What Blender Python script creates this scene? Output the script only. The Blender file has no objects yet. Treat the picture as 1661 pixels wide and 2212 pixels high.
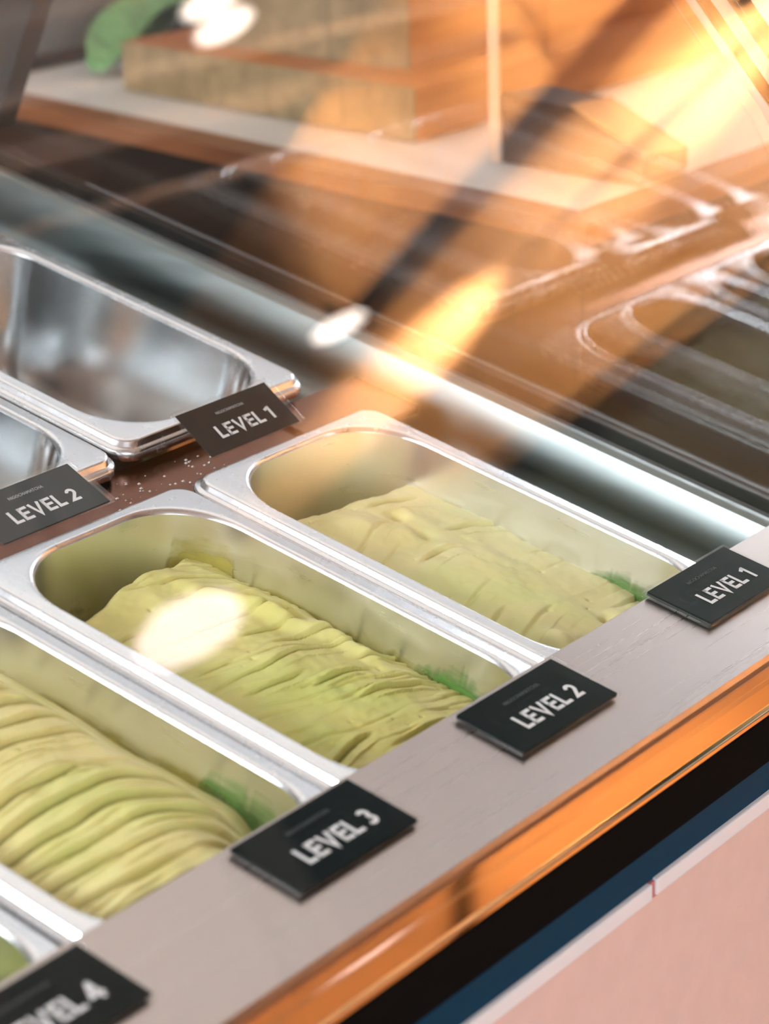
import bpy, bmesh, math, random
import numpy as np
from mathutils import Vector, Matrix

random.seed(4)
rng = np.random.default_rng(7)
SC = bpy.context.scene
COL = SC.collection

# ------------------------------------------------------------------ camera
CAM = Vector((-0.943, -0.8484, 0.4147))
cd = bpy.data.cameras.new('camera')
cam = bpy.data.objects.new('camera', cd)
COL.objects.link(cam)
rt = Vector((0.59453, -0.80346, -0.03133)); up = Vector((0.28104, 0.17114, 0.94431)); fw = Vector((0.75336, 0.57022, -0.32756))
m = Matrix((rt, up, -fw)).transposed().to_4x4()
m.translation = CAM
cam.matrix_world = m
cd.sensor_fit = 'VERTICAL'
cd.sensor_height = 36.0
cd.sensor_width = 36.0
cd.lens = 5423.0 / 2212.0 * 36.0
cd.clip_start = 0.02
cd.dof.use_dof = True
cd.dof.focus_distance = 1.30
cd.dof.aperture_fstop = cd.lens / 1000.0 / 0.0125
SC.camera = cam

# ------------------------------------------------------------------ world, exposure, large lights
SC.view_settings.view_transform = 'Standard'
SC.view_settings.look = 'None'
SC.view_settings.gamma = 1.0
SC.view_settings.use_curve_mapping = False
SC.view_settings.exposure = 0.04
SC.cycles.transparent_max_bounces = 18
SC.cycles.max_bounces = 6
SC.cycles.use_light_tree = False
SC.cycles.sample_clamp_indirect = 0.0
SC.cycles.diffuse_bounces = 3
SC.cycles.glossy_bounces = 4
SC.cycles.use_adaptive_sampling = True
SC.cycles.adaptive_threshold = 0.05
SC.cycles.use_denoising = True
w = bpy.data.worlds.new('world'); SC.world = w; w.use_nodes = True
w.node_tree.nodes['Background'].inputs[0].default_value = (0.80, 0.90, 1.0, 1)
w.node_tree.nodes['Background'].inputs[1].default_value = 0.6

def area_light(name, loc, target, sx, sy, power, color):
    l = bpy.data.lights.new(name, 'AREA'); l.shape = 'RECTANGLE'; l.size = sx; l.size_y = sy
    l.energy = power; l.color = color
    o = bpy.data.objects.new(name, l); COL.objects.link(o)
    o.location = loc
    o.rotation_euler = (Vector(target) - Vector(loc)).to_track_quat('-Z', 'Y').to_euler()
    return o
area_light('window_daylight', (-3.2, 0.6, 1.35), (0, 0.0, 0), 1.3, 0.9, 125, (0.86, 0.93, 1.0))
area_light('added_front_fill', (-2.6, -5.0, 0.9), (0, -0.3, -0.2), 2.4, 2.2, 150, (0.84, 0.92, 1.0))  # unseen fill added to brighten the peach front panel
area_light('added_ceiling_fill', (0.9, 1.0, 1.92), (0.9, 1.0, 0), 3.2, 2.4, 22, (1.0, 0.97, 0.93))  # soft overhead light added below the closed ceiling

# ------------------------------------------------------------------ helpers
T = 0.24218                      # tilt of the pan deck towards the customer
CT, ST = math.cos(T), math.sin(T)
def P(u, v, h=0.0):              # pan deck coordinates -> world
    return (u, v * CT - h * ST, v * ST + h * CT)

def lin(r, g, b):
    def f(c):
        c /= 255.0
        return c / 12.92 if c <= 0.04045 else ((c + 0.055) / 1.055) ** 2.4
    return (f(r), f(g), f(b), 1.0)

def new_mat(name):
    mt = bpy.data.materials.new(name); mt.use_nodes = True
    nt = mt.node_tree
    return mt, nt, nt.nodes, nt.links, nt.nodes['Principled BSDF']

def plain(name, col, rough=0.5, metal=0.0, bump=0.0, bscale=80.0, var=0.0, stretch=(1, 1, 1), spec=0.5, coat=0.0, sss=0.0):
    mt, nt, N, L, B = new_mat(name)
    B.inputs['Base Color'].default_value = col
    B.inputs['Roughness'].default_value = rough
    B.inputs['Metallic'].default_value = metal
    B.inputs['Specular IOR Level'].default_value = spec
    B.inputs['Coat Weight'].default_value = coat
    if sss:
        B.inputs['Subsurface Weight'].default_value = sss
        B.inputs['Subsurface Radius'].default_value = (0.006, 0.005, 0.002)
        B.inputs['Subsurface Scale'].default_value = 0.6
    if bump or var:
        tc = N.new('ShaderNodeTexCoord'); mp = N.new('ShaderNodeMapping'); mp.inputs['Scale'].default_value = stretch
        nz = N.new('ShaderNodeTexNoise'); nz.inputs['Scale'].default_value = bscale; nz.inputs['Detail'].default_value = 6
        L.new(tc.outputs['Object'], mp.inputs[0]); L.new(mp.outputs[0], nz.inputs['Vector'])
        if bump:
            bp = N.new('ShaderNodeBump'); bp.inputs['Strength'].default_value = bump; bp.inputs['Distance'].default_value = 0.002
            L.new(nz.outputs[0], bp.inputs['Height']); L.new(bp.outputs[0], B.inputs['Normal'])
        if var:
            mx = N.new('ShaderNodeMix'); mx.data_type = 'RGBA'; mx.blend_type = 'MULTIPLY'
            rp = N.new('ShaderNodeValToRGB')
            rp.color_ramp.elements[0].position = 0.3; rp.color_ramp.elements[1].position = 0.7
            lo = 1.0 - var
            rp.color_ramp.elements[0].color = (lo, lo, lo, 1); rp.color_ramp.elements[1].color = (1, 1, 1, 1)
            mx.inputs[0].default_value = 1.0
            mx.inputs[6].default_value = col
            L.new(nz.outputs[0], rp.inputs[0]); L.new(rp.outputs[0], mx.inputs[7])
            L.new(mx.outputs[2], B.inputs['Base Color'])
    return mt

def steel(name, col, rough, streak=(1, 1, 1), sscale=60.0, rvar=0.12, bump=0.02):
    mt, nt, N, L, B = new_mat(name)
    B.inputs['Base Color'].default_value = col
    B.inputs['Metallic'].default_value = 1.0
    tc = N.new('ShaderNodeTexCoord'); mp = N.new('ShaderNodeMapping'); mp.inputs['Scale'].default_value = streak
    nz = N.new('ShaderNodeTexNoise'); nz.inputs['Scale'].default_value = sscale; nz.inputs['Detail'].default_value = 5
    L.new(tc.outputs['Object'], mp.inputs[0]); L.new(mp.outputs[0], nz.inputs['Vector'])
    mr = N.new('ShaderNodeMapRange'); mr.inputs[3].default_value = max(0.02, rough - rvar); mr.inputs[4].default_value = rough + rvar
    L.new(nz.outputs[0], mr.inputs[0]); L.new(mr.outputs[0], B.inputs['Roughness'])
    bp = N.new('ShaderNodeBump'); bp.inputs['Strength'].default_value = bump; bp.inputs['Distance'].default_value = 0.001
    L.new(nz.outputs[0], bp.inputs['Height']); L.new(bp.outputs[0], B.inputs['Normal'])
    return mt

def glass(name, ior=1.5, tint=(1, 1, 1, 1)):
    # thin clear pane: each face reflects by Fresnel and lets the rest straight through
    mt = bpy.data.materials.new(name); mt.use_nodes = True
    nt = mt.node_tree; N = nt.nodes; L = nt.links; N.clear()
    out = N.new('ShaderNodeOutputMaterial'); mix = N.new('ShaderNodeMixShader')
    tr = N.new('ShaderNodeBsdfTransparent'); tr.inputs[0].default_value = tint
    gl = N.new('ShaderNodeBsdfGlossy'); gl.inputs['Roughness'].default_value = 0.0
    gl.inputs['Color'].default_value = (1, 1, 1, 1)
    fr = N.new('ShaderNodeFresnel'); geo = N.new('ShaderNodeNewGeometry')
    mr = N.new('ShaderNodeMapRange'); mr.inputs[3].default_value = ior; mr.inputs[4].default_value = 1.0 / ior
    L.new(geo.outputs['Backfacing'], mr.inputs[0]); L.new(mr.outputs[0], fr.inputs['IOR'])
    L.new(fr.outputs[0], mix.inputs[0]); L.new(tr.outputs[0], mix.inputs[1]); L.new(gl.outputs[0], mix.inputs[2])
    L.new(mix.outputs[0], out.inputs[0])
    return mt

def emit(name, col, strength):
    mt = bpy.data.materials.new(name); mt.use_nodes = True
    nt = mt.node_tree; N = nt.nodes; N.clear()
    e = N.new('ShaderNodeEmission'); e.inputs[0].default_value = col; e.inputs[1].default_value = strength
    o = N.new('ShaderNodeOutputMaterial'); nt.links.new(e.outputs[0], o.inputs[0])
    return mt

def wood(name, c1, c2, scale=6.0, stretch=(1, 8, 8), rough=0.5, ring=0.0):
    mt, nt, N, L, B = new_mat(name)
    tc = N.new('ShaderNodeTexCoord'); mp = N.new('ShaderNodeMapping'); mp.inputs['Scale'].default_value = stretch
    nz = N.new('ShaderNodeTexNoise'); nz.inputs['Scale'].default_value = scale; nz.inputs['Detail'].default_value = 8; nz.inputs['Distortion'].default_value = 0.6
    rp = N.new('ShaderNodeValToRGB'); rp.color_ramp.elements[0].color = c1; rp.color_ramp.elements[1].color = c2
    rp.color_ramp.elements[0].position = 0.3; rp.color_ramp.elements[1].position = 0.7
    L.new(tc.outputs['Object'], mp.inputs[0]); L.new(mp.outputs[0], nz.inputs['Vector']); L.new(nz.outputs[0], rp.inputs[0])
    L.new(rp.outputs[0], B.inputs['Base Color'])
    B.inputs['Roughness'].default_value = rough
    bp = N.new('ShaderNodeBump'); bp.inputs['Strength'].default_value = 0.15; bp.inputs['Distance'].default_value = 0.002
    L.new(nz.outputs[0], bp.inputs['Height']); L.new(bp.outputs[0], B.inputs['Normal'])
    return mt

def thing(name, loc, label, cat, group=None, rot=(0, 0, 0)):
    o = bpy.data.objects.new(name, None); COL.objects.link(o)
    o.empty_display_size = 0.05
    o.location = loc; o.rotation_euler = rot
    o['label'] = label; o['category'] = cat
    if group: o['group'] = group
    return o

def tag(o, label, cat, group=None):
    o['label'] = label; o['category'] = cat
    if group: o['group'] = group
    return o

def mesh_obj(name, verts, faces, mat, parent=None, smooth=False, world=False, label=None, bevel=0.0):
    """one mesh object; with world=True the vertices are in world space and are moved under an unrotated parent"""
    if world and parent is not None:
        off = parent.location
        verts = [(v[0] - off[0], v[1] - off[1], v[2] - off[2]) for v in verts]
    me = bpy.data.meshes.new(name)
    me.from_pydata([tuple(map(float, v)) for v in verts], [], faces)
    bm = bmesh.new(); bm.from_mesh(me)
    bmesh.ops.remove_doubles(bm, verts=bm.verts, dist=1e-7)
    bmesh.ops.recalc_face_normals(bm, faces=bm.faces)
    if bevel:
        bmesh.ops.bevel(bm, geom=[e for e in bm.edges if e.calc_face_angle(0) > 0.5], offset=bevel, segments=2, affect='EDGES', profile=0.6)
    bm.to_mesh(me); bm.free()
    if smooth:
        for p in me.polygons: p.use_smooth = True
        me.set_sharp_from_angle(angle=math.radians(50))
    me.materials.append(mat)
    o = bpy.data.objects.new(name, me); COL.objects.link(o)
    if parent is not None: o.parent = parent
    if label: o['label'] = label
    return o

def box_vf(x0, x1, y0, y1, z0, z1):
    v = [(x, y, z) for z in (z0, z1) for y in (y0, y1) for x in (x0, x1)]
    f = [(0, 1, 3, 2), (4, 6, 7, 5), (0, 4, 5, 1), (2, 3, 7, 6), (0, 2, 6, 4), (1, 5, 7, 3)]
    return v, f

def box(name, x0, x1, y0, y1, z0, z1, mat, parent=None, world=True, bevel=0.0, label=None):
    v, f = box_vf(x0, x1, y0, y1, z0, z1)
    return mesh_obj(name, v, f, mat, parent, world=world, bevel=bevel, label=label)

def prism(name, prof, mat, parent=None, mapf=None, a=0.0, b=1.0, closed=True, smooth=False, bevel=0.0, label=None, world=True):
    """extrude a 2D profile; mapf(p, t) -> world point for profile point p at extrusion t"""
    n = len(prof)
    v = [mapf(p, a) for p in prof] + [mapf(p, b) for p in prof]
    f = [(i, (i + 1) % n, n + (i + 1) % n, n + i) for i in range(n if closed else n - 1)]
    if closed: f += [tuple(range(n)), tuple(range(2 * n - 1, n - 1, -1))]
    return mesh_obj(name, v, f, mat, parent, smooth=smooth, world=world, bevel=bevel, label=label)

def alongX(p, t): return (t, p[0], p[1])
def deckX(p, t): return P(t, p[0], p[1])

def rrect(hx, hy, r, z, n=12):
    pts = []
    for cx, cy, a0 in ((hx - r, hy - r, 0), (-hx + r, hy - r, 90), (-hx + r, -hy + r, 180), (hx - r, -hy + r, 270)):
        for i in range(n + 1):
            a = math.radians(a0 + 90 * i / n)
            pts.append((cx + r * math.cos(a), cy + r * math.sin(a), z))
    return pts

def loft(rings, cap_start=False, cap_end=False):
    v = []; f = []
    n = len(rings[0])
    for r in rings: v += r
    for k in range(len(rings) - 1):
        for i in range(n):
            j = (i + 1) % n
            f.append((k * n + i, k * n + j, (k + 1) * n + j, (k + 1) * n + i))
    if cap_start: f.append(tuple(range(n)))
    if cap_end: f.append(tuple((len(rings) - 1) * n + i for i in range(n)))
    return v, f

def vnoise(x, y, seed):
    """smooth value noise on numpy arrays, -1..1"""
    g = np.random.default_rng(seed).uniform(-1, 1, (64, 64))
    xi = np.floor(x).astype(int); yi = np.floor(y).astype(int)
    fx = x - xi; fy = y - yi
    fx = fx * fx * (3 - 2 * fx); fy = fy * fy * (3 - 2 * fy)
    a = g[xi % 64, yi % 64]; b = g[(xi + 1) % 64, yi % 64]; c = g[xi % 64, (yi + 1) % 64]; d = g[(xi + 1) % 64, (yi + 1) % 64]
    return (a * (1 - fx) + b * fx) * (1 - fy) + (c * (1 - fx) + d * fx) * fy

def sstep(a, b, x):
    t = np.clip((x - a) / (b - a), 0, 1); return t * t * (3 - 2 * t)

def tube(path, r, n=10):
    v = []; f = []
    pts = [Vector(p) for p in path]
    for i, p in enumerate(pts):
        d = (pts[min(i + 1, len(pts) - 1)] - pts[max(i - 1, 0)]).normalized()
        a = d.orthogonal().normalized(); b = d.cross(a)
        for k in range(n):
            t = 2 * math.pi * k / n
            v.append(tuple(p + a * (r * math.cos(t)) + b * (r * math.sin(t))))
    for i in range(len(pts) - 1):
        for k in range(n):
            f.append((i * n + k, i * n + (k + 1) % n, (i + 1) * n + (k + 1) % n, (i + 1) * n + k))
    f.append(tuple(range(n))); f.append(tuple((len(pts) - 1) * n + k for k in range(n)))
    return v, f

def lathe(prof, n=28):
    v = []; f = []
    for r, z in prof:
        for k in range(n):
            a = 2 * math.pi * k / n
            v.append((r * math.cos(a), r * math.sin(a), z))
    for i in range(len(prof) - 1):
        for k in range(n):
            f.append((i * n + k, i * n + (k + 1) % n, (i + 1) * n + (k + 1) % n, (i + 1) * n + k))
    return v, f

def text_mesh(name, body, size, bold, mat, parent, x, y, z, spacing=1.0, sx=1.0):
    cu = bpy.data.curves.new(name, 'FONT'); cu.body = body; cu.size = size; cu.offset = bold; cu.extrude = 0.00015
    cu.space_character = spacing; cu.resolution_u = 4
    to = bpy.data.objects.new(name, cu); COL.objects.link(to)
    bpy.context.view_layer.update()
    dg = bpy.context.evaluated_depsgraph_get()
    me = bpy.data.meshes.new_from_object(to.evaluated_get(dg))
    bpy.data.objects.remove(to); bpy.data.curves.remove(cu)
    me.name = name
    me.materials.clear(); me.materials.append(mat)
    xs = [v.co.x for v in me.vertices]; x0, x1 = min(xs), max(xs); ys = [v.co.y for v in me.vertices]; y0 = min(ys)
    for v in me.vertices:
        v.co = ((v.co.x - (x0 + x1) / 2) * sx + x, v.co.y - y0 + y, v.co.z + z)
    o = bpy.data.objects.new(name, me); COL.objects.link(o); o.parent = parent
    return o

# ------------------------------------------------------------------ materials
M_rim = steel('pan_steel', (0.74, 0.76, 0.78, 1), 0.26, (1, 1, 1), 90, 0.08, 0.03)
M_basin = steel('pan_basin_steel', (0.80, 0.80, 0.79, 1), 0.28, (1, 1, 6), 25, 0.02, 0.0)
M_basin2 = steel('empty_pan_steel', (0.70, 0.71, 0.71, 1), 0.17, (1, 1, 6), 25, 0.02, 0.0)
M_ledge = steel('brushed_ledge_steel', (0.47, 0.405, 0.375, 1), 0.30, (0.25, 30, 30), 14, 0.10, 0.004)
M_well = steel('well_steel', (0.20, 0.22, 0.21, 1), 0.32, (6, 0.5, 6), 20, 0.08, 0.03)
M_bar = steel('bar_mirrored_brown', lin(124, 82, 64), 0.22, (1, 1, 1), 30, 0.06, 0.02)  # steel bar; the brown it mirrors is put into the colour
M_warm_mirror = steel('polished_front_strip', (0.92, 0.80, 0.64, 1), 0.06, (1, 1, 1), 20, 0.02, 0.002)  # polished steel; mirrored orange is partly put into the base colour
M_alu = steel('aluminium', (0.50, 0.50, 0.52, 1), 0.30, (1, 1, 1), 40, 0.08, 0.02)
M_black = plain('black_rubber', (0.004, 0.004, 0.004, 1), 0.8, spec=0.06)
M_navy = plain('navy_reflection', (0.0005, 0.04, 0.085, 1), 0.5, spec=0.1)  # black bezel; its bluish reflection is put into the base colour
M_white = plain('white_trim_paint', (0.82, 0.86, 0.92, 1), 0.35)
M_red = plain('reddish_connector', lin(190, 120, 130), 0.5)
M_peach = plain('peach_laminate', lin(228, 204, 198), 0.55, bump=0.05, bscale=60, var=0.06)
M_glass = glass('front_glass', 1.55)
M_glass2 = glass('end_glass', 1.5)
M_acryl = glass('clear_acrylic', 1.45, (0.97, 0.97, 0.96, 1))
M_acryl_edge = plain('acrylic_cut_edge', lin(226, 190, 160), 0.35)
M_card = plain('black_card', (0.003, 0.007, 0.007, 1), 0.5, spec=0.06)
M_ink = plain('white_print', (0.75, 0.75, 0.75, 1), 0.6)
M_dim_ink = plain('dim_print', (0.05, 0.06, 0.06, 1), 0.6)
M_gray_ink = plain('grey_print', (0.30, 0.30, 0.29, 1), 0.6)
M_dark = plain('dark_lining', (0.015, 0.014, 0.013, 1), 0.6)

# ------------------------------------------------------------------ the room
FLOOR = -1.05; CEIL = 2.0
M_floor = wood('warm_floorboards', lin(190, 118, 62), lin(214, 146, 86), 2.0, (0.5, 8, 1), 0.5)
M_ceil = plain('ceiling_plaster', (0.62, 0.62, 0.60, 1), 0.9, var=0.05, bscale=4)
M_greywall = plain('grey_plaster', (0.16, 0.17, 0.17, 1), 0.8, var=0.1, bscale=5)
M_cream = plain('cream_plaster', (0.50, 0.44, 0.36, 1), 0.85, var=0.06, bscale=4)
M_orange = wood('orange_veneer', lin(206, 142, 80), lin(226, 164, 100), 1.2, (0.4, 0.4, 14), 0.6)
M_upper = plain('dark_teal_paint', (0.02, 0.035, 0.035, 1), 0.7)
M_blackmetal = plain('black_metal', (0.003, 0.003, 0.004, 1), 0.8, spec=0.08)

def struct(o): o['kind'] = 'structure'; return o
struct(box('floor', -6, 9, -9, 3, FLOOR - 0.05, FLOOR, M_floor))
struct(box('ceiling', -6, 9, -9, 3, CEIL, CEIL + 0.05, M_ceil))
struct(box('wall_back', -6, 9, 2.4, 2.5, FLOOR, CEIL, M_greywall))
struct(box('wall_front', -1.0, 9, -9, -8.9, FLOOR, CEIL, M_cream))

WD = Vector((0.50816, -0.86126, 0)); WN = Vector((0.86126, 0.50816, 0)); W0 = Vector((0, -0.308, 0)) + WN * 2.0
def Wp(s, d, z):                 # along the oblique wall, out of it (towards the case), height
    q = W0 + WD * s - WN * d
    return (q.x, q.y, z)
def wall_box(name, s0, s1, d0, d1, z0, z1, mat, parent=None, label=None):
    v = [Wp(s, d, z) for z in (z0, z1) for d in (d0, d1) for s in (s0, s1)]
    return mesh_obj(name, v, box_vf(0, 1, 0, 1, 0, 1)[1], mat, parent, world=True, label=label)
wr = struct(wall_box('wall_right', -2.0, 9.5, -0.1, 0.0, FLOOR, CEIL, M_upper))
struct(wall_box('pale_bounce_wall', -1.9, 1.88, 0.0, 0.02, 0.36, CEIL, plain('pale_bounce_panel', (0.74, 0.78, 0.80, 1), 0.85, var=0.05, bscale=5)))  # pale panel added so the pan rims reflect a bright surface
# ------------------------------------------------------------------ wood band on the wall, rail, pendants (seen mirrored in the front glass), added lights
band = thing('wall_panelling', Wp(4, 0, FLOOR), 'orange wood panelling along the far wall, mirrored across the slanted glass', 'panelling')
for i in range(6):
    s0 = 1.9 + i * 1.2
    wall_box('panel', s0, s0 + 1.197, 0.0, 0.03, 0.36, 1.39, M_orange, band)
wall_box('trim_rail', 1.9, 9.1, 0.0, 0.04, 0.345, 0.36, M_blackmetal, band)
wall_box('trim_rail', 1.9, 9.1, 0.0, 0.035, 0.325, 0.345, M_orange, band)
wall_box('trim_rail', 1.9, 9.1, 0.0, 0.04, 0.31, 0.325, M_blackmetal, band)

rail = thing('black_wall_rail', Wp(4, 0.12, 0.9), 'straight black rail mirrored as a diagonal dark bar across the glass', 'rail')
v, f = tube([Wp(1.95, 0.055, 0.912), Wp(5.72, 0.055, 0.912)], 0.021); mesh_obj('bar', v, f, M_blackmetal, rail, True, True)
for s in (2.1, 2.6, 5.3):
    v, f = tube([Wp(s, 0.025, 0.915), Wp(s, 0.055, 0.912)], 0.012); mesh_obj('bracket', v, f, M_blackmetal, rail, True, True)

def streak_spot(s, d, z, ts, tz, cone, power, label):
    """added small black wall spot whose narrow beam grazes along the panelling"""
    loc = Vector(Wp(s, d, z)); tgt = Vector(Wp(ts, 0.03, tz)); dr = (tgt - loc).normalized()
    t = thing('added_spotlight', loc, label, 'lamp', 'added spotlights grazing the panelling')
    v, f = tube([tuple(-dr * 0.07), tuple(-dr * 0.005)], 0.018, 14); mesh_obj('barrel', v, f, M_blackmetal, t, True)
    v, f = tube([tuple(-dr * 0.04), tuple(-dr * 0.04 + WN * (d - 0.03))], 0.006, 8); mesh_obj('arm', v, f, M_blackmetal, t, True)
    l = bpy.data.lights.new('spot_beam', 'SPOT'); l.energy = power; l.color = (1.0, 0.93, 0.88)  # unseen lamp added to draw a light streak on the panelling
    l.spot_size = math.radians(cone); l.spot_blend = 1.0; l.shadow_soft_size = 0.01
    o = bpy.data.objects.new('spot_beam', l); COL.objects.link(o); o.parent = t
    o.rotation_euler = dr.to_track_quat('-Z', 'Y').to_euler()
streak_spot(1.60, 0.26, 0.70, 3.35, 0.70, 8.0, 11000, 'added grazing spotlight that throws the upper right light streak')
streak_spot(2.55, 0.24, 0.70, 5.40, 0.70, 4.6, 75000, 'added grazing spotlight that throws the long streak over the first pan')

def added_washer(s, power, label):     # unseen ceiling light added to brighten the panelling
    t = thing('added_wash_light', Wp(s, 0.9, CEIL), label, 'lamp', 'added wash lights above the panelling')
    v, f = lathe([(0.0, -0.10), (0.05, -0.10), (0.055, -0.09), (0.055, 0.0), (0.0, 0.0)], 20)
    mesh_obj('housing', v, f, M_blackmetal, t, True)
    l = bpy.data.lights.new('wash_beam', 'SPOT'); l.spot_size = math.radians(84); l.spot_blend = 0.7; l.shadow_soft_size = 0.25; l.energy = power; l.color = (1.0, 0.84, 0.64)
    o = bpy.data.objects.new('wash_beam', l); COL.objects.link(o); o.parent = t
    o.location = (0, 0, -0.115)
    dirn = Vector(Wp(s, 0.0, 0.75)) - Vector(Wp(s, 0.9, CEIL - 0.115))
    o.rotation_euler = dirn.to_track_quat('-Z', 'Y').to_euler()
added_washer(2.4, 560, 'added ceiling wash light nearest the end of the display case')
added_washer(3.5, 760, 'second added ceiling wash light from the display case')
added_washer(5.0, 480, 'added ceiling wash light farthest along the panelling')

M_glow = emit('lamp_glow', (1.0, 0.84, 0.72, 1), 15.0)
M_glow2 = emit('soft_lamp_glow', (1.0, 0.80, 0.84, 1), 7.0)
def pendant(loc, r, h, label, discs=1, glow=None):
    t = thing('pendant_lamp', loc, label, 'lamp', 'pendant lamps mirrored in the glass')
    for k in range(discs):
        z = k * h * 1.6
        v, f = lathe([(0.0, z - h / 2), (r * 0.6, z - h * 0.45), (r * 0.93, z - h * 0.22), (r, z), (r * 0.9, z + h * 0.25), (r * 0.4, z + h * 0.48), (0.0, z + h / 2)])
        mesh_obj('shade', v, f, glow or M_glow, t, True)
    z = (discs - 1) * h * 1.6 + h / 2
    v, f = lathe([(0.0, z + 0.03), (0.012, z + 0.03), (0.015, z - 0.002), (0.0, z - 0.002)], 12); mesh_obj('cap', v, f, M_blackmetal, t, True)
    v, f = tube([(0, 0, z + 0.02), (0, 0, CEIL - loc[2])], 0.0015, 6); mesh_obj('cord', v, f, M_blackmetal, t)
pendant((2.84, -2.63, 1.26), 0.062, 0.035, 'double disc pendant lamp mirrored at the top of the glass', 2)
pendant((2.885, -2.78, 0.65), 0.058, 0.03, 'flat disc pendant lamp mirrored at the end of the dark rail')
pendant((2.48, -3.15, 0.26), 0.115, 0.12, 'round pendant lamp mirrored as a pale glow on the second gelato', glow=M_glow2)

post = thing('floor_post', (1.0, -1.135, FLOOR), 'black floor post mirrored as a dark bar in the polished front strip', 'post')
v, f = lathe([(0.0, 0.012), (0.10, 0.010), (0.105, 0.0), (0.0, 0.0)]); mesh_obj('base', v, f, M_blackmetal, post, True)
v, f = tube([(0, 0, 0.01), (0, 0, 0.66)], 0.014, 14); mesh_obj('pole', v, f, M_blackmetal, post, True)
v, f = lathe([(0.0, 0.685), (0.016, 0.675), (0.02, 0.66), (0.0, 0.658)], 14); mesh_obj('cap', v, f, M_blackmetal, post, True)
dl = thing('added_downlight', (1.65, -1.37, CEIL), 'added ceiling downlight that brightens the floor mirrored in the front strip', 'lamp')  # lamp added to brighten the floor patch that the strip mirrors
v, f = lathe([(0.0, -0.06), (0.04, -0.06), (0.045, 0.0), (0.0, 0.0)], 18); mesh_obj('housing', v, f, M_blackmetal, dl, True)
l = bpy.data.lights.new('downlight_beam', 'SPOT'); l.energy = 400; l.color = (1.0, 0.84, 0.6); l.spot_size = math.radians(17); l.spot_blend = 1.0; l.shadow_soft_size = 0.03
o = bpy.data.objects.new('downlight_beam', l); COL.objects.link(o); o.parent = dl; o.location = (0, 0, -0.07)

M_slat = plain('pale_slat', (0.80, 0.82, 0.82, 1), 0.5)
rack = thing('slatted_rack', (2.5, -2.5, FLOOR), 'pale slatted rack mirrored as light streaks in the upper left', 'rack')
for (x0, x1, z) in ((1.7, 3.54, 1.155), (1.7, 3.54, 1.065), (1.7, 3.54, 1.04), (1.7, 2.75, 0.93), (1.7, 3.54, 1.30)):
    box('slat', x0, x1, -2.51, -2.49, z - 0.006, z + 0.006, M_slat, rack)
for x in (1.7,):
    box('upright', x - 0.012, x + 0.012, -2.515, -2.485, FLOOR, 1.45, M_blackmetal, rack)

# ------------------------------------------------------------------ display case
case = thing('display_case', (-0.3, 0.0, FLOOR), 'stainless gelato display case with slanted front glass and peach front panel', 'display case')
XL, XR = -1.0, 0.245
LV0, LV1 = -0.3090, -0.2352
prism('front_ledge', [(LV0, -0.002), (LV0, 0.002), (LV0 + 0.002, 0.004), (LV1 - 0.001, 0.004), (LV1, 0.003), (LV1, -0.0005)], M_ledge, case, deckX, XL, 0.32, label='brushed stainless ledge')
YF = -0.2995
prism('polished_strip', [(YF, -0.076), (YF + 0.004, -0.076), (YF + 0.004, -0.101), (YF, -0.101)], M_warm_mirror, case, alongX, XL, 0.32, label='mirror-polished strip tinted for the mirrored orange')
prism('strip_lip', [(YF - 0.002, -0.0985), (YF + 0.004, -0.0985), (YF + 0.004, -0.102), (YF - 0.002, -0.102)], M_warm_mirror, case, alongX, XL, 0.32, bevel=0.0006)
prism('gasket', [(YF - 0.003, -0.102), (YF + 0.006, -0.102), (YF + 0.006, -0.126), (YF - 0.003, -0.126)], M_black, case, alongX, XL, 0.32, label='black rubber gasket')
prism('navy_band', [(YF - 0.003, -0.126), (YF + 0.006, -0.126), (YF + 0.006, -0.142), (YF - 0.0035, -0.142)], M_navy, case, alongX, XL, 0.32, label='dark band coloured with a blue reflection')
wt = [(YF - 0.006, -0.1425), (YF + 0.006, -0.1415), (YF + 0.006, -0.151), (YF - 0.006, -0.151)]
prism('white_trim', wt, M_white, case, alongX, XL, -0.026, bevel=0.001, label='white edge trim')
prism('white_trim', [(a, b + 0.0008) for a, b in wt], M_white, case, alongX, -0.022, 0.32, bevel=0.001, label='white edge trim')
prism('trim_connector', [(a * 0.999 + 0.001, b) for a, b in wt], M_red, case, alongX, -0.034, -0.012, label='pinkish trim joint')
prism('front_panel', [(YF - 0.002, -0.151), (YF + 0.02, -0.151), (YF + 0.02, FLOOR), (YF - 0.002, FLOOR)], M_peach, case, alongX, XL, 0.32, label='peach front panel')

# well: side wall, floor, cross bar between the two pan rows
sidep = [(0.246, -0.014), (0.2445, -0.002), (0.2400, 0.0005), (0.2310, 0.0005), (0.2295, -0.001), (0.2300, -0.030), (0.2275, -0.040), (0.2215, -0.046), (0.2130, -0.048), (0.1600, -0.048)]
prism('well_side', sidep, M_well, case, lambda p, t: P(p[0], t, p[1]), -0.236, 0.46, closed=False, smooth=True, label='polished steel well side')
prism('well_floor', [(0.170, -0.125), (0.170, -0.130), (-1.0, -0.130), (-1.0, -0.125)], M_dark, case, lambda p, t: P(p[0], t, p[1]), -0.30, 0.46)
prism('well_back', [(0.44, 0.002), (0.45, 0.002), (0.45, -0.13), (0.44, -0.13)], M_well, case, deckX, -1.0, 0.240)
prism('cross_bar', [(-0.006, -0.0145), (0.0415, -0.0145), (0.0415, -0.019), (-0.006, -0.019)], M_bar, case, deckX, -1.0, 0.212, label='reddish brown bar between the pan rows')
prism('cross_bar_plate', [(0.006, -0.012), (0.034, -0.012), (0.034, -0.0145), (0.006, -0.0145)], M_bar, case, deckX, 0.120, 0.158)
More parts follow.
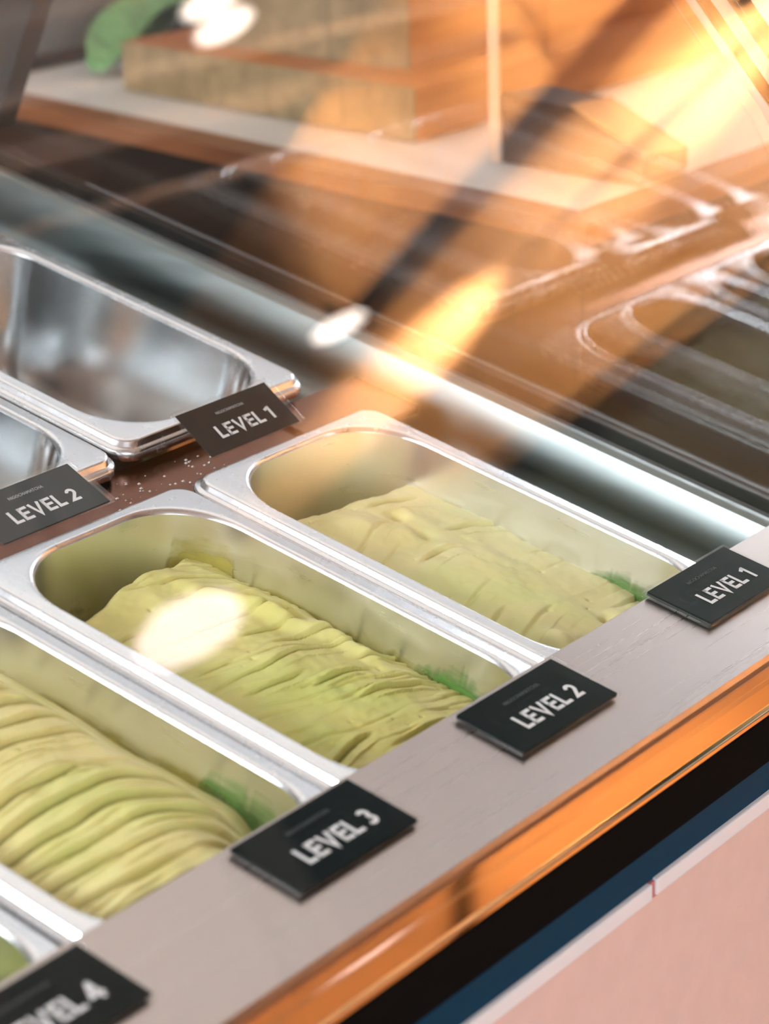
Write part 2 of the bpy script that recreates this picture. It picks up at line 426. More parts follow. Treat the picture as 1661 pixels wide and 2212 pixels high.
prism('outer_channel', [(0.246, -0.020), (0.300, -0.020), (0.300, -0.050), (0.246, -0.050)], M_black, case, lambda p, t: P(p[0], t, p[1]), -0.31, 0.46, label='black glazing channel')

# front glass: a pane 72.8 degrees steep standing on the front of the ledge
GA = math.radians(72.8)
gd = Vector((0, math.cos(GA), math.sin(GA))); gn = Vector((0, -math.sin(GA), math.cos(GA)))
g0 = Vector((0, -0.308, -0.078))
def Gp(x, a, d):
    q = g0 + gd * a + gn * d
    return (x, q.y, q.z)
gx0, gx1 = -1.0, 0.262
v = [Gp(x, a, d) for d in (0, -0.006) for a in (0.0, 0.62) for x in (gx0, gx1)]
mesh_obj('front_glass', v, box_vf(0, 1, 0, 1, 0, 1)[1], M_glass, case, world=True, label='clear slanted front glass')

# double end glazing: front edge bends back like the frame
def end_outline():
    return [(-0.292, -0.076), (-0.222, 0.130), (-0.200, 0.168), (-0.152, 0.225), (-0.04, 0.357), (0.30, 0.40), (0.42, 0.40), (0.42, 0.100)]
for nm, x in (('end_glass', 0.2485), ('end_glass', 0.2760)):
    ol = end_outline()
    prism(nm, ol, M_glass2, case, alongX, x, x + 0.004, label='clear end pane')
# end frame following the bent front edge: pale rail, dark gap, silver rail, edge cap
def rail_path(off0, off1):
    base = [(-0.285, -0.060), (-0.222, 0.130), (-0.200, 0.168), (-0.152, 0.225), (-0.04, 0.357)]
    pts0, pts1 = [], []
    for i, p in enumerate(base):
        a = base[max(i - 1, 0)]; b = base[min(i + 1, len(base) - 1)]
        d = Vector((b[0] - a[0], b[1] - a[1])).normalized(); nrm = Vector((-d.y, d.x))
        pts0.append((p[0] + nrm.x * off0, p[1] + nrm.y * off0)); pts1.append((p[0] + nrm.x * off1, p[1] + nrm.y * off1))
    return pts0, pts1
def bent_rail(name, o0, o1, x0, x1, mat, label=None):
    a, b = rail_path(o0, o1)
    n = len(a); v = []; f = []
    for i in range(n):
        v += [(x0, *a[i]), (x1, *a[i]), (x1, *b[i]), (x0, *b[i])]
    for i in range(n - 1):
        for k in range(4):
            f.append((i * 4 + k, i * 4 + (k + 1) % 4, (i + 1) * 4 + (k + 1) % 4, (i + 1) * 4 + k))
    f += [(0, 1, 2, 3), tuple((n - 1) * 4 + k for k in range(4))]
    mesh_obj(name, v, f, mat, case, world=True, label=label)
bent_rail('frame_bead', 0.001, 0.006, 0.262, 0.270, M_alu)
bent_rail('frame_gasket', 0.006, 0.0135, 0.264, 0.276, M_black)
bent_rail('frame_rail', 0.0135, 0.0215, 0.262, 0.284, M_alu, 'silver frame rail')
bent_rail('frame_cap', 0.0235, 0.031, 0.266, 0.290, M_warm_mirror, 'frame cap tinted for warm light')
# dark slanting rear post
prism('rear_post', [(0.372, 0.235), (0.337, 0.235), (0.405, 0.105), (0.440, 0.105)], plain('dark_green_grey_metal', (0.02, 0.03, 0.03, 1), 0.35), case, alongX, 0.281, 0.300, label='dark slanted rear post')

# ------------------------------------------------------------------ pans
def build_pan(name, loc, label, group, dep=0.10, bmat=None):
    t = thing(name, loc, label, 'pan', group, rot=(T, 0, 0))
    hx, hy = 0.081, 0.1325
    rim = [rrect(hx - 0.001, hy - 0.001, 0.013, -0.011), rrect(hx, hy, 0.014, -0.0095), rrect(hx, hy, 0.014, -0.006), rrect(hx - 0.0008, hy - 0.0008, 0.0135, -0.0046),
           rrect(hx - 0.0026, hy - 0.0026, 0.012, -0.0042), rrect(hx - 0.0034, hy - 0.0034, 0.0115, -0.0036), rrect(hx - 0.0040, hy - 0.0040, 0.011, -0.0010), rrect(hx - 0.0050, hy - 0.0050, 0.0105, -0.0002),
           rrect(hx - 0.0062, hy - 0.0062, 0.010, 0.0), rrect(hx - 0.0112, hy - 0.0096, 0.040, 0.0), rrect(hx - 0.0120, hy - 0.0104, 0.042, 0.0002), rrect(hx - 0.0134, hy - 0.0116, 0.0425, -0.0006), rrect(hx - 0.0142, hy - 0.0122, 0.0428, -0.0024)]
    v, f = loft(rim); mesh_obj('rim', v, f, M_rim, t, True)
    bas = [rim[-1], rrect(hx - 0.0150, hy - 0.0130, 0.043, -0.012), rrect(hx - 0.0185, hy - 0.0165, 0.042, -dep * 0.75), rrect(hx - 0.0215, hy - 0.0195, 0.040, -dep * 0.92), rrect(hx - 0.027, hy - 0.025, 0.036, -dep * 0.985), rrect(hx - 0.035, hy - 0.033, 0.03, -dep), rrect(0.012, 0.05, 0.01, -dep)]
    v, f = loft(bas, cap_end=True); mesh_obj('basin', v, f, bmat or M_basin, t, True)
    return t

def pan_half(z):                 # inner half sizes and corner radius of the basin at depth z
    k = min(max((-z - 0.012) / (0.075 - 0.012), 0), 1)
    return 0.081 - 0.0150 - 0.0035 * k, 0.1325 - 0.0130 - 0.0035 * k, 0.043

PIT = 0.165
pan_names = ['first from the end glass, LEVEL 1', 'second, LEVEL 2', 'third, LEVEL 3', 'fourth, LEVEL 4, cut by the frame corner']
pan_lab = ['steel gelato pan behind the front LEVEL 1 card, next to the end glass',
           'steel gelato pan behind the front LEVEL 2 card, in the middle',
           'steel gelato pan behind the front LEVEL 3 card, cut by the left edge',
           'steel gelato pan behind the front LEVEL 4 card, in the lower left corner']
for i in range(4):
    build_pan('gelato_pan', P(0.0825 - PIT * i, -0.1335, 0.0), pan_lab[i], 'gelato pans of the front row')
build_pan('empty_pan', P(0.0790, 0.0375 + 0.1325, 0.001), 'empty steel pan behind the rear LEVEL 1 card, nearest the end glass', 'empty pans of the back row', 0.10, M_basin2)
build_pan('empty_pan', P(0.0790 - 0.1655, 0.0330 + 0.1325, -0.001), 'empty steel pan behind the rear LEVEL 2 card, cut by the left edge', 'empty pans of the back row', 0.10, M_basin2)

# ------------------------------------------------------------------ gelato
def gelato_mat(name, c1, c2, c3):
    mt, nt, N, L, B = new_mat(name)
    tc = N.new('ShaderNodeTexCoord')
    nz = N.new('ShaderNodeTexNoise'); nz.inputs['Scale'].default_value = 28; nz.inputs['Detail'].default_value = 4
    L.new(tc.outputs['Object'], nz.inputs['Vector'])
    rp = N.new('ShaderNodeValToRGB'); rp.color_ramp.elements[0].color = c1; rp.color_ramp.elements[1].color = c2
    rp.color_ramp.elements[0].position = 0.35; rp.color_ramp.elements[1].position = 0.65
    L.new(nz.outputs[0], rp.inputs[0])
    # greener film where it was smeared
    n2 = N.new('ShaderNodeTexNoise'); n2.inputs['Scale'].default_value = 9; n2.inputs['Detail'].default_value = 2
    L.new(tc.outputs['Object'], n2.inputs['Vector'])
    mr = N.new('ShaderNodeMapRange'); mr.inputs[1].default_value = 0.55; mr.inputs[2].default_value = 0.72
    L.new(n2.outputs[0], mr.inputs[0])
    mx = N.new('ShaderNodeMix'); mx.data_type = 'RGBA'
    L.new(mr.outputs[0], mx.inputs[0]); L.new(rp.outputs[0], mx.inputs[6]); mx.inputs[7].default_value = c3
    L.new(mx.outputs[2], B.inputs['Base Color'])
    B.inputs['Roughness'].default_value = 0.55
    B.inputs['Specular IOR Level'].default_value = 0.35
    B.inputs['Subsurface Weight'].default_value = 0.0
    B.inputs['Subsurface Radius'].default_value = (0.004, 0.004, 0.001)
    B.inputs['Subsurface Scale'].default_value = 0.5
    n3 = N.new('ShaderNodeTexNoise'); n3.inputs['Scale'].default_value = 700; n3.inputs['Detail'].default_value = 3
    L.new(tc.outputs['Object'], n3.inputs['Vector'])
    bp = N.new('ShaderNodeBump'); bp.inputs['Strength'].default_value = 0.12; bp.inputs['Distance'].default_value = 0.0006
    L.new(n3.outputs[0], bp.inputs['Height']); L.new(bp.outputs[0], B.inputs['Normal'])
    return mt
M_gel = [gelato_mat('pale_matcha', lin(218, 208, 144), lin(224, 216, 158), lin(204, 212, 134)),
         gelato_mat('olive_matcha', lin(200, 192, 112), lin(210, 202, 130), lin(186, 198, 106)),
         gelato_mat('golden_matcha', lin(214, 204, 132), lin(224, 214, 150), lin(204, 208, 122)),
         gelato_mat('deep_matcha', lin(150, 160, 70), lin(170, 176, 84), lin(130, 160, 62))]

def folds(X, Y, wl, depth, width, bend, wob, seed, fade, base=0.12, gd=0.9):
    """drawn-out creases across the pan: narrow dark grooves with a rounded lip between them"""
    ph = Y / wl + bend * (X / 0.06) ** 2 + wob * vnoise(X * 14 + 3, Y * 14 + 9, seed) + 0.16 * wob * vnoise(X * 45, Y * 45, seed + 1)
    k = np.floor(ph); fr = ph - k
    keep = 0.5 + 0.5 * vnoise(k * 3.7 + X * 26, k * 1.3 + 5 + X * 3, seed + 2)
    keep = sstep(fade, fade + 0.35, keep)
    groove = np.exp(-((fr - 0.5) / width) ** 2) * keep
    rel = (fr - 0.5) % 1.0                      # 0 just behind a crease, 1 just before the next one
    saw = (1 - rel) * sstep(0.0, 0.10, rel)
    return depth * (-gd * groove + 0.75 * saw * (base + (1 - base) * keep))

def build_gelato(i, loc, label, hfun, mat):
    nx, ny = 200, 460
    s = np.linspace(-1, 1, nx); q = np.linspace(-1, 1, ny)
    Z0 = -0.028
    hx, hy, r = pan_half(Z0)
    hx += 0.0004; hy += 0.0004
    Y = hy * np.sign(q) * (1 - (1 - np.abs(q)) ** 1.15)
    wv = np.where(np.abs(Y) > hy - r, hx - r + np.sqrt(np.maximum(r * r - (np.abs(Y) - (hy - r)) ** 2, 0)), hx)
    XX = np.outer(wv, s); YY = np.outer(Y, np.ones(nx))
    H = hfun(XX, YY)
    verts = np.stack([XX, YY, H], -1).reshape(-1, 3)
    faces = []
    for a in range(ny - 1):
        for b in range(nx - 1):
            k = a * nx + b
            faces.append((k, k + 1, k + nx + 1, k + nx))
    # skirt down into the pan
    per = [b for b in range(nx)] + [a * nx + nx - 1 for a in range(1, ny)] + [(ny - 1) * nx + b for b in range(nx - 2, -1, -1)] + [a * nx for a in range(ny - 2, 0, -1)]
    vl = verts.tolist(); base = len(vl)
    for k in per:
        x, y, z = vl[k]; vl.append((x * 0.93, y * 0.96, min(z - 0.002, -0.088)))
    n = len(per)
    for j in range(n):
        faces.append((per[j], per[(j + 1) % n], base + (j + 1) % n, base + j))
    faces.append(tuple(base + j for j in range(n)))
    t = mesh_obj('matcha_gelato', vl, faces, mat, None, True)
    t.location = loc; t.rotation_euler = (T, 0, 0)
    tag(t, label, 'gelato', 'matcha gelato in the front row')
    return t

def common(X, Y, seed):
    return 0.0020 * vnoise(X * 30 + 7, Y * 30 + 2, seed) + 0.0010 * vnoise(X * 80, Y * 55, seed + 5) + 0.00030 * vnoise(X * 240, Y * 240, seed + 6)
def cliff(X, Y, yc, drop, width, seed):
    yy = Y + 0.010 * vnoise(X * 25 + 1, Y * 12, seed)
    return -drop * sstep(yc, yc + width, yy)
PORES = rng.uniform(-1, 1, (90, 2)) * np.array([0.058, 0.11]); PR = rng.uniform(0.0006, 0.0014, 90)
def pores(X, Y, k0):
    h = np.zeros_like(X)
    for (px, py), r in zip(PORES[k0:k0 + 30], PR[k0:k0 + 30]): h -= 1.1 * r * np.exp(-((X - px) ** 2 + (Y - py) ** 2) / r ** 2)
    return h
def pit(X, Y, x, y, r, d): return -d * np.exp(-((X - x) ** 2 + (Y - y) ** 2) / r ** 2)

def h1(X, Y):
    h = -0.029 + 0.007 * (1 - (X / 0.062) ** 2) + common(X, Y, 11) + pores(X, Y, 0)
    h += folds(X, Y - 0.10 * X, 0.018, 0.0019, 0.07, 0.15, 0.9, 21, 0.48)
    h += cliff(X, Y - 0.10 * X, 0.086, 0.050, 0.020, 31)
    h += 0.006 * np.exp(-((X + 0.015) ** 2 + (Y - 0.060) ** 2) / 0.016 ** 2)
    h += pit(X, Y, 0.018, 0.058, 0.005, 0.004) + pit(X, Y, 0.012, 0.036, 0.005, 0.004) + 0.003 * np.exp(-((X - 0.004) ** 2 + (Y - 0.040) ** 2) / 0.010 ** 2)
    # torn lump near the front
    h += 0.007 * np.exp(-((X + 0.026) ** 2 + (Y + 0.078) ** 2) / 0.011 ** 2) + pit(X, Y, -0.038, -0.078, 0.006, 0.008) + pit(X, Y, -0.012, -0.090, 0.006, 0.006)
    h += 0.004 * np.exp(-((X - 0.030) ** 2 + (Y + 0.082) ** 2) / 0.009 ** 2) + pit(X, Y, 0.020, -0.080, 0.004, 0.005)
    h -= 0.010 * sstep(0.045, 0.062, X) * sstep(-0.06, -0.11, Y)
    return h
def h2(X, Y):
    h = -0.027 + 0.011 * (1 - (X / 0.062) ** 2) + common(X, Y, 41) + pores(X, Y, 30)
    h += folds(X, Y + 3.0 * np.maximum(X - 0.01, 0) ** 2, 0.0130, 0.0042, 0.065, 0.30, 1.1, 51, 0.42, 0.08, 1.4) * (0.35 + 0.65 * sstep(0.02, -0.04, Y))
    h += folds(X, Y + 0.2 * X, 0.0075, 0.0010, 0.12, 0.2, 1.3, 61, 0.4)
    h += cliff(X, Y - 0.35 * np.maximum(X, 0), 0.082, 0.050, 0.022, 71)
    # dragged ridge towards the right wall near the back
    h += 0.008 * np.exp(-((X - 0.036 + 0.3 * (Y - 0.03)) / 0.006) ** 2 - ((Y - 0.030) / 0.03) ** 2)
    h += 0.005 * np.exp(-((X - 0.050) / 0.005) ** 2 - ((Y - 0.02) / 0.05) ** 2)
    h += pit(X, Y, 0.044, 0.045, 0.006, 0.006) + pit(X, Y, 0.046, 0.020, 0.006, 0.005)
    h += pit(X, Y, 0.0, -0.100, 0.010, 0.008)
    return h
def h3(X, Y):
    h = -0.018 + 0.013 * (1 - ((X + 0.008) / 0.068) ** 2) + common(X, Y, 81) * 0.6
    wave = 6.0 * np.maximum(X + 0.012, 0) ** 2
    h += folds(X, Y - 0.10 * X + wave, 0.0145, 0.0060, 0.075, 0.0, 0.8, 91, 0.24, 0.3, 1.5) * sstep(0.062, 0.035, X)
    h += folds(X, Y - 0.05 * X + wave, 0.0068, 0.0012, 0.12, 0.0, 1.0, 95, 0.35) * sstep(0.062, 0.04, X)
    h -= 0.006 * sstep(0.035, 0.060, X)
    h -= 0.018 * sstep(-0.060, -0.100, Y) * sstep(0.005, 0.05, X)
    h += cliff(X, Y, 0.085, 0.040, 0.028, 97)
    return h
def h4(X, Y):
    h = -0.030 + 0.010 * (1 - (X / 0.062) ** 2) + common(X, Y, 101)
    h += folds(X, Y - 0.3 * X, 0.0135, 0.0035, 0.09, 0.2, 0.9, 111, 0.3)
    return h
gl = ['smooth pale green matcha gelato in the pan nearest the end glass',
      'rippled olive green matcha gelato in the LEVEL 2 pan, under the pale lamp glow',
      'deeply creased golden green matcha gelato in the LEVEL 3 pan',
      'deep green matcha gelato in the pan at the lower left corner']
for i, hf in enumerate((h1, h2, h3, h4)):
    build_gelato(i, P(0.0825 - PIT * i, -0.1335, 0.0), gl[i], hf, M_gel[i])

def smear(parent, hfun, path, rise, seed, mat, label):
    """thin film of gelato clinging to the basin wall, from the gelato surface up to a ragged edge"""
    hx, hy, r = pan_half(-0.02); hx -= 0.0005; hy -= 0.0005
    corner = {'fr': (hx - r, -hy + r, 0, -90), 'br': (hx - r, hy - r, 90, 0), 'bl': (-hx + r, hy - r, 180, 90)}
    pts = []
    for seg in path:
        if seg[0] == 'line':
            (xa, ya), (xb, yb) = seg[1], seg[2]
            for k in range(24): pts.append((xa + (xb - xa) * k / 24, ya + (yb - ya) * k / 24))
        else:
            cx, cy, a0, a1 = corner[seg[0]]
            for k in range(25):
                if k / 24 > seg[1]: break
                a = math.radians(a0 + (a1 - a0) * k / 24); pts.append((cx + r * math.cos(a), cy + r * math.sin(a)))
    n = len(pts); A = np.array(pts); v = []; f = []
    zg = hfun(A[:, 0:1] * 0.985, A[:, 1:2] * 0.99)[:, 0]
    e = np.linspace(0, 1, n); env = np.sqrt(np.minimum(1, np.minimum(e * 1.6, (1 - e) * 5)))
    top = np.minimum(zg + rise * env * (0.75 + 0.35 * vnoise(np.arange(n) * 0.21, np.zeros(n) + 3, seed) + 0.18 * vnoise(np.arange(n) * 0.9, np.zeros(n) + 7, seed + 1)), -0.010)
    m2 = 5
    for i in range(n):
        for k in range(m2 + 1):
            z = (zg[i] - 0.004) + (top[i] - zg[i] + 0.004) * k / m2
            h2_, _, _ = pan_half(z); g = h2_ - 0.0005 - hx
            dx = A[i, 0] / hx; dy = A[i, 1] / hy
            sx = A[i, 0] + (g if abs(dx) > 0.6 else 0) * np.sign(dx); sy = A[i, 1] + (g if abs(dy) > 0.9 else 0) * np.sign(dy)
            v.append((sx, sy, z))
    for i in range(n - 1):
        for k in range(m2):
            q = i * (m2 + 1) + k
            f.append((q, q + 1, q + m2 + 2, q + m2 + 1))
    o = mesh_obj('smear', v, f, mat, parent, True, label=label)
    at = o.data.attributes.new('film', 'FLOAT', 'POINT')
    zi = {}
    for i in range(n):
        for k in range(m2 + 1): zi[(round(v[i * (m2 + 1) + k][0], 5), round(v[i * (m2 + 1) + k][1], 5), round(v[i * (m2 + 1) + k][2], 5))] = 1.0 - k / m2
    for vt in o.data.vertices:
        at.data[vt.index].value = zi.get((round(vt.co.x, 5), round(vt.co.y, 5), round(vt.co.z, 5)), 0.5)
    return o
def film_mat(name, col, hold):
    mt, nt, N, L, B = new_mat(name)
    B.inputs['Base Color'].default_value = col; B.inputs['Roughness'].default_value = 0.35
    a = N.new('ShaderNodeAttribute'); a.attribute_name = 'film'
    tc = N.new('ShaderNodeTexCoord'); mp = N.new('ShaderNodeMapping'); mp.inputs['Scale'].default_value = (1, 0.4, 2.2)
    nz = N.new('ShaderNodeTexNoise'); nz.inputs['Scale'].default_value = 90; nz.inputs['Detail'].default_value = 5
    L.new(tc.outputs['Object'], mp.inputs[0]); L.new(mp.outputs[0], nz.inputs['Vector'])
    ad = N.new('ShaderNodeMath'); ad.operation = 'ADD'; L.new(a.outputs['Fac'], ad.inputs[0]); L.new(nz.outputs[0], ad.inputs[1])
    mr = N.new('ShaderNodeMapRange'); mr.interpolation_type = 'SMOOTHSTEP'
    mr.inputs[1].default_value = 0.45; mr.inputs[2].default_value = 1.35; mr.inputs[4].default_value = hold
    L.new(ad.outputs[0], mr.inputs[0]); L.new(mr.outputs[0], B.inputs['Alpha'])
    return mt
M_green = film_mat('green_film_and_reflection', lin(96, 142, 62), 0.85)  # residue plus the green mirrored in the corner steel, both as colour
M_olive = film_mat('olive_film', lin(168, 156, 70), 0.75)
HX, HY, RR = pan_half(-0.02); HX -= 0.0005; HY -= 0.0005
gel = [o for o in bpy.data.objects if o.name.startswith('matcha_gelato')]
gel.sort(key=lambda o: -o.location.x)
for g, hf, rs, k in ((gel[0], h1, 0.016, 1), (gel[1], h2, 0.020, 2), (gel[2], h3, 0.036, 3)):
    smear(g, hf, [('line', (HX, -0.040), (HX, -HY + RR)), ('fr', 1.0)], rs, 200 + k, M_green, 'bright green film and mirrored green on the front corner of the pan')
smear(gel[2], h3, [('line', (HX, 0.06), (HX, -0.066))], 0.008, 230, M_olive, 'olive film along the right wall')
smear(gel[1], h2, [('bl', 1.0), ('line', (-HX + RR, HY), (HX - RR, HY)), ('br', 1.0)], 0.040, 240, M_olive, 'olive film on the back wall')
smear(gel[1], h2, [('line', (HX, 0.07), (HX, -0.060))], 0.006, 241, M_olive, 'olive film along the right wall')

# ------------------------------------------------------------------ level cards
def ribbon(pts, wdt):
    pts = [Vector(p) for p in pts]; L_, R_ = [], []
    for i, p in enumerate(pts):
        a = (p - pts[i - 1]).normalized() if i > 0 else (pts[1] - p).normalized()
        b = (pts[i + 1] - p).normalized() if i < len(pts) - 1 else a
        na = Vector((-a.y, a.x)); nb = Vector((-b.y, b.x)); nn = (na + nb).normalized()
        k = wdt / 2 / max(nn.dot(na), 0.45)
        L_.append(p + nn * k); R_.append(p - nn * k)
    n = len(pts)
    return [tuple(q) for q in L_ + R_], [(i, i + 1, n + i + 1, n + i) for i in range(n - 1)]
def arc(cx, cy, rx, ry, a0, a1, n=14):
    return [(cx + rx * math.cos(math.radians(a0 + (a1 - a0) * i / n)), cy + ry * math.sin(math.radians(a0 + (a1 - a0) * i / n))) for i in range(n + 1)]
SW = 0.19
GLY = {'L': (0.56, [[(0.095, 1), (0.095, 0.095), (0.56, 0.095)]]),
       'E': (0.60, [[(0.095, 1), (0.095, 0)], [(0, 0.905), (0.60, 0.905)], [(0, 0.51), (0.55, 0.51)], [(0, 0.095), (0.60, 0.095)]]),
       'V': (0.78, [[(0.09, 1), (0.39, 0.06), (0.69, 1)]]),
       ' ': (0.16, []),
       '1': (0.46, [[(0.33, 1), (0.33, 0)], [(0.02, 0.76), (0.36, 0.93)]]),
       '2': (0.62, [arc(0.31, 0.68, 0.21, 0.22, 170, -40) + [(0.10, 0.10), (0.60, 0.095)]]),
       '3': (0.62, [arc(0.29, 0.715, 0.20, 0.19, 150, -90), arc(0.29, 0.295, 0.22, 0.20, 90, -150)]),
       '4': (0.68, [[(0.48, 0), (0.48, 1)], [(0.46, 0.95), (0.06, 0.28), (0.68, 0.28)]])}
def level_letters(body, width, height, x, y, z, parent):
    vs, fs = [], []; cx = 0.0
    for ch in body:
        gw, st = GLY[ch]
        for pl in st:
            v, f = ribbon(pl, SW); k = len(vs)
            vs += [(a + cx, b) for a, b in v]; fs += [tuple(i + k for i in q) for q in f]
        cx += gw + 0.10
    cx -= 0.10
    vs = [(x + a / cx * width, y + b * height, z) for a, b in vs]
    me = bpy.data.meshes.new('lettering'); me.from_pydata(vs, [], fs); me.materials.append(M_ink)
    o = bpy.data.objects.new('lettering', me); COL.objects.link(o); o.parent = parent
    return o
def level_card(loc, rot, wd, dp, num, label, group, sleeve_top=True):
    """clear sleeve with a black printed card; local x along the row, y to the back, origin at the front-left corner of the card"""
    t = thing('level_card', loc, label, 'sign', group, rot=rot)
    mg = 0.0022
    v, f = box_vf(-mg, wd + mg * 1.6, -mg * 0.4, dp + mg, 0.0, 0.0024)
    mesh_obj('sleeve', v, f, M_acryl, t, bevel=0.0005)
    k = 0.0 if sleeve_top else 0.0016
    v, f = box_vf(0, wd, 0, dp, 0.0008, 0.0013 + k)
    c = mesh_obj('card', v, f, M_card, t)
    z = 0.00150 + k
    level_letters('LEVEL ' + num, wd * 0.62, dp * 0.28, wd * 0.22, dp * 0.25, z, c)
    text_mesh('small_lettering', 'NIGOCHAMATCHA', dp * 0.082, 0.0, M_gray_ink if sleeve_top else M_dim_ink, c, wd * 0.50, dp * 0.73, z, 1.05)
    return t
front_lab = {'1': 'blurred black LEVEL 1 card on the front ledge by the right frame edge',
             '2': 'blurred black LEVEL 2 card on the front ledge beside the middle pan',
             '3': 'large blurred black LEVEL 3 card on the front ledge, glinting lower edge',
             '4': 'black LEVEL 4 card on the front ledge cut off at the lower left corner'}
for (x, w0, num) in ((0.0945, 0.0002, '1'), (-0.0835, 0.0055, '2'), (-0.2445, 0.0048, '3'), (-0.4165, 0.0062, '4')):
    vv = -0.2352 - w0 - 0.0385
    level_card(P(x, vv, 0.0045), (T, 0, 0), 0.0790, 0.0385, num, front_lab[num], 'level cards on the front ledge', False)
rt1 = math.atan2(0.0125, 0.0285)
level_card(P(0.0270, 0.0020, 0.0020), (T + rt1, 0, 0), 0.0760, 0.0312, '1', 'black LEVEL 1 card in a clear sleeve between the two pan rows', 'level cards between the pan rows')
level_card(P(-0.1325, 0.0000, 0.0020), (T + 0.25, 0, 0.0), 0.0765, 0.0325, '2', 'black LEVEL 2 card in a clear sleeve at the left edge between the rows', 'level cards between the pan rows')

# frost crumbs on the brown bar
vs, fs = [], []
for k in range(70):
    u = random.uniform(-0.035, 0.055); vq = random.uniform(0.002, 0.032); r = random.uniform(0.0002, 0.0009)
    c0 = len(vs)
    for dx, dy, dz in ((-1, -0.6, 0), (1, -0.8, 0), (0.8, 0.9, 0), (-0.7, 0.8, 0), (0.1, 0, 1.0)):
        vs.append(P(u + dx * r * random.uniform(0.6, 1.5), vq + dy * r, -0.0144 + dz * r))
    fs += [(c0, c0 + 1, c0 + 4), (c0 + 1, c0 + 2, c0 + 4), (c0 + 2, c0 + 3, c0 + 4), (c0 + 3, c0, c0 + 4)]
fc = mesh_obj('frost_crumbs', vs, fs, plain('frost', (0.75, 0.72, 0.66, 1), 0.7))
fc['kind'] = 'stuff'; tag(fc, 'pale frost crumbs scattered on the brown bar between the pans', 'crumbs')

# ------------------------------------------------------------------ counter beyond the end glass
M_dkwood = wood('dark_counter_wood', lin(34, 24, 18), lin(48, 32, 22), 3, (0.6, 0.6, 10), 0.5)
M_edge = wood('counter_edge_wood', lin(120, 74, 46), lin(150, 96, 60), 4, (1, 1, 8), 0.4)
M_top = plain('pale_stone_top', lin(226, 218, 208), 0.45, var=0.06, bscale=20)
counter = thing('side_counter', (0.9, 0.5, FLOOR), 'wooden side counter with a pale top beyond the end glass', 'counter')
ZT = 0.05
outer = [(0.42, 0.011), (1.38, 0.011), (1.38, 1.10), (0.692, 1.10)]
inner = [(0.462, 0.043), (1.34, 0.043), (1.34, 1.06), (0.720, 1.06)]
def zx(p, t): return (p[0], p[1], t)
prism('counter_body', [(p[0] + (0.008 if i in (0, 3) else -0.008), p[1] + (0.008 if i < 2 else -0.008)) for i, p in enumerate(outer)], M_dkwood, counter, zx, FLOOR, ZT - 0.014)
for i in range(4):
    a, b, c2, d2 = outer[i], outer[(i + 1) % 4], inner[(i + 1) % 4], inner[i]
    prism('edge_trim', [a, b, c2, d2], M_edge, counter, zx, ZT - 0.014, ZT, bevel=0.0015)
prism('counter_top', inner, M_top, counter, zx, ZT - 0.012, ZT - 0.001, label='pale inset top')

M_endgrain = plain('end_grain_wood', lin(176, 146, 104), 0.75, bump=0.35, bscale=55, var=0.35)
M_blockwood = wood('orange_block_wood', lin(176, 100, 50), lin(206, 130, 72), 5, (0.8, 9, 9), 0.5)
def wood_block(name, fr, y0, y1, slope, x1, z0, z1, label, cuts):
    """solid block: orange body plus end-grain front boards"""
    t = thing(name, (fr, y0, z0), label, 'wood block', 'stacked wooden blocks')
    def fx(y): return fr + slope * (y - y0)
    prism('body', [(fx(y0) + 0.004, y0), (x1, y0), (x1, y1), (fx(y1) + 0.004, y1)], M_blockwood, t, zx, z0, z1, bevel=0.001)
    ys = [y0 + (y1 - y0) * c for c in cuts]
    for a, b in zip(ys[:-1], ys[1:]):
        prism('end_board', [(fx(a), a + 0.0004), (fx(a) + 0.004, a + 0.0004), (fx(b) + 0.004, b - 0.0004), (fx(b), b - 0.0004)], M_endgrain, t, zx, z0 + 0.0003, z1 - 0.0003, bevel=0.0004)
    return t
wood_block('wooden_block', 0.603, 0.281, 0.655, 0.22, 1.33, ZT, ZT + 0.042, 'wide lower wooden block with sandy end grain on the pale counter', [0, 0.22, 0.47, 0.68, 1])
wood_block('wooden_block', 0.6705, 0.334, 0.590, 0.15, 1.30, ZT + 0.042, ZT + 0.115, 'upper wooden block stacked on the wide lower block', [0, 0.35, 0.7, 1])

# clear acrylic sign holder
ah = thing('acrylic_holder', (0.57, 0.185, ZT), 'upright clear acrylic sheet with a thick pale edge on the counter', 'sign holder')
box('sheet', 0.5725, 0.638, 0.180, 0.1895, ZT + 0.002, ZT + 0.30, M_acryl, ah)
box('cut_edge', 0.5705, 0.5725, 0.180, 0.1895, ZT, ZT + 0.30, M_acryl_edge, ah, bevel=0.0005, label='pale polished edge')
box('bottom_edge', 0.5725, 0.638, 0.180, 0.183, ZT, ZT + 0.002, M_acryl_edge, ah)
v, f = lathe([(0.0, 0.003), (0.003, 0.0022), (0.0042, 0), (0.003, -0.0022), (0.0, -0.003)], 14)
mesh_obj('foot', [(a + 0.640, b + 0.182, c + ZT + 0.0045) for a, b, c in v], f, M_acryl_edge, ah, True, True)

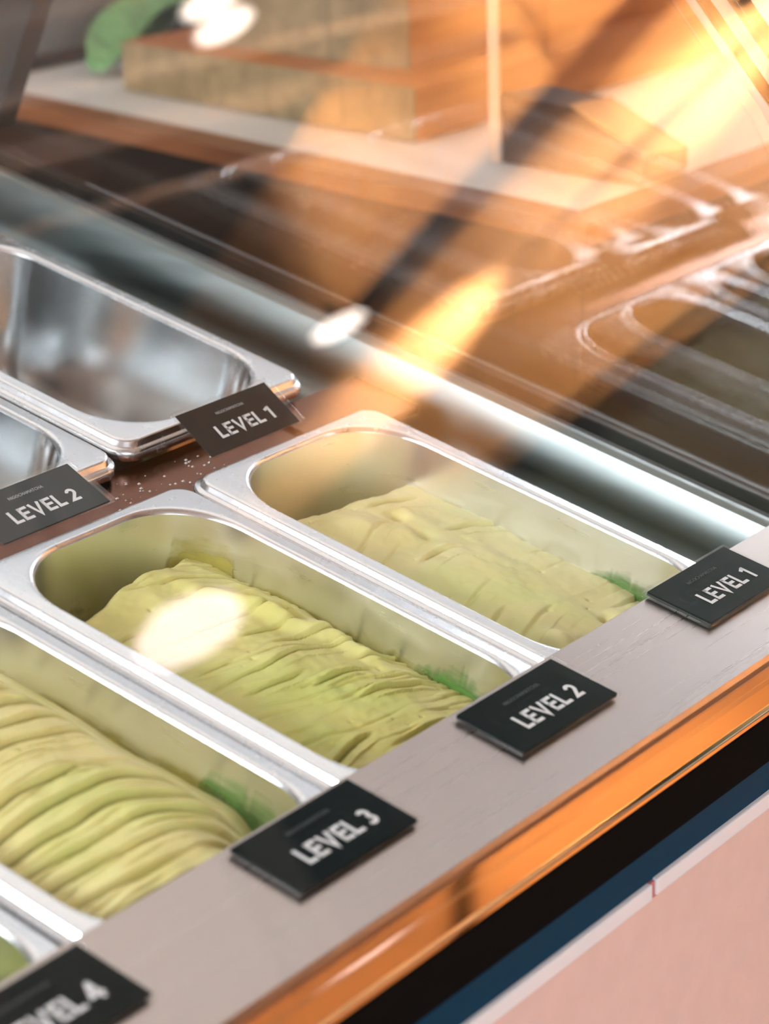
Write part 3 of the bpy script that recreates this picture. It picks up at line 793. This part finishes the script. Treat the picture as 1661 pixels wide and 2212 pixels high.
# wedge-shaped stand
M_wedge = plain('brown_wedge', lin(84, 58, 44), 0.5)
M_wedge2 = plain('tan_wedge_face', lin(196, 140, 88), 0.45)
wg = thing('wedge_stand', (0.55, 0.11, ZT), 'brown wedge-shaped stand with a sloping tan face behind the acrylic sheet', 'stand')
ax = Vector((0.573 - 0.544, 0.180 - 0.042, 0)).normalized(); ox = Vector((ax.y, -ax.x, 0)); q0 = Vector((0.544, 0.042, ZT))
def Wg(p, t):
    q = q0 + ax * p[0] + ox * t
    return (q.x, q.y, ZT + p[1])
prism('stand_body', [(0.004, 0.0), (0.141, 0.0), (0.141, 0.051), (0.072, 0.048), (0.0, 0.0215), (0.0, 0.006)], M_wedge, wg, Wg, 0.0, 0.046, bevel=0.0008)
prism('sloping_face', [(0.072, 0.0483), (0.073, 0.0497), (0.001, 0.0232), (0.0, 0.0218)], M_wedge2, wg, Wg, 0.0015, 0.0445, label='tan sloping face')

# green leaves lying behind the lower block
M_leaf = plain('green_leaf', lin(136, 184, 116), 0.45, var=0.45, bscale=30, stretch=(4, 1, 1))
def leaf(parent, path, width, fold):
    v = []; f = []
    n = len(path); mN = 6
    for i, p in enumerate(path):
        p = Vector(p); k = i / (n - 1)
        d = (Vector(path[min(i + 1, n - 1)]) - Vector(path[max(i - 1, 0)])).normalized()
        side = d.cross(Vector((0, 0, 1))).normalized(); upv = side.cross(d)
        wv = width * math.sin(math.pi * (0.08 + 0.86 * k)) ** 0.7
        for j in range(-mN, mN + 1):
            s = j / mN
            q = p + side * (wv * s) + upv * (fold * abs(s) * wv + 0.003 * math.sin(9 * k + 5 * s))
            v.append(tuple(q))
    c = 2 * mN + 1
    for i in range(n - 1):
        for j in range(c - 1):
            f.append((i * c + j, i * c + j + 1, (i + 1) * c + j + 1, (i + 1) * c + j))
    o = mesh_obj('leaf', v, f, M_leaf, parent, True, True)
    md = o.modifiers.new('thickness', 'SOLIDIFY'); md.thickness = 0.0008
lf = thing('green_leaves', (0.80, 0.72, ZT), 'bunch of broad green leaves lying behind the wooden block', 'leaves')
leaf(lf, [(0.725 + 0.165 * k / 9, 0.715 + 0.02 * math.sin(k / 3), ZT + 0.010 + 0.034 * math.sin(k / 9 * 2.2)) for k in range(10)], 0.034, 0.5)
leaf(lf, [(0.72 + 0.08 * k / 9, 0.720 - 0.01 * k / 9, ZT + 0.006 + 0.016 * math.sin(k / 9 * 2.6)) for k in range(10)], 0.026, 0.4)
leaf(lf, [(0.80 + 0.10 * k / 9, 0.735 + 0.01 * k / 9, ZT + 0.012 + 0.030 * math.sin(k / 9 * 2.0)) for k in range(10)], 0.030, 0.6)

# grey back board standing at the far end of the counter
bb = thing('back_board', (1.1, 0.83, ZT), 'grey upright board at the far left end of the counter', 'board')
box('panel', 0.655, 1.33, 0.810, 0.830, ZT, ZT + 0.5, M_greywall, bb)
box('foot_rail', 0.650, 1.33, 0.803, 0.810, ZT, ZT + 0.012, M_blackmetal, bb)
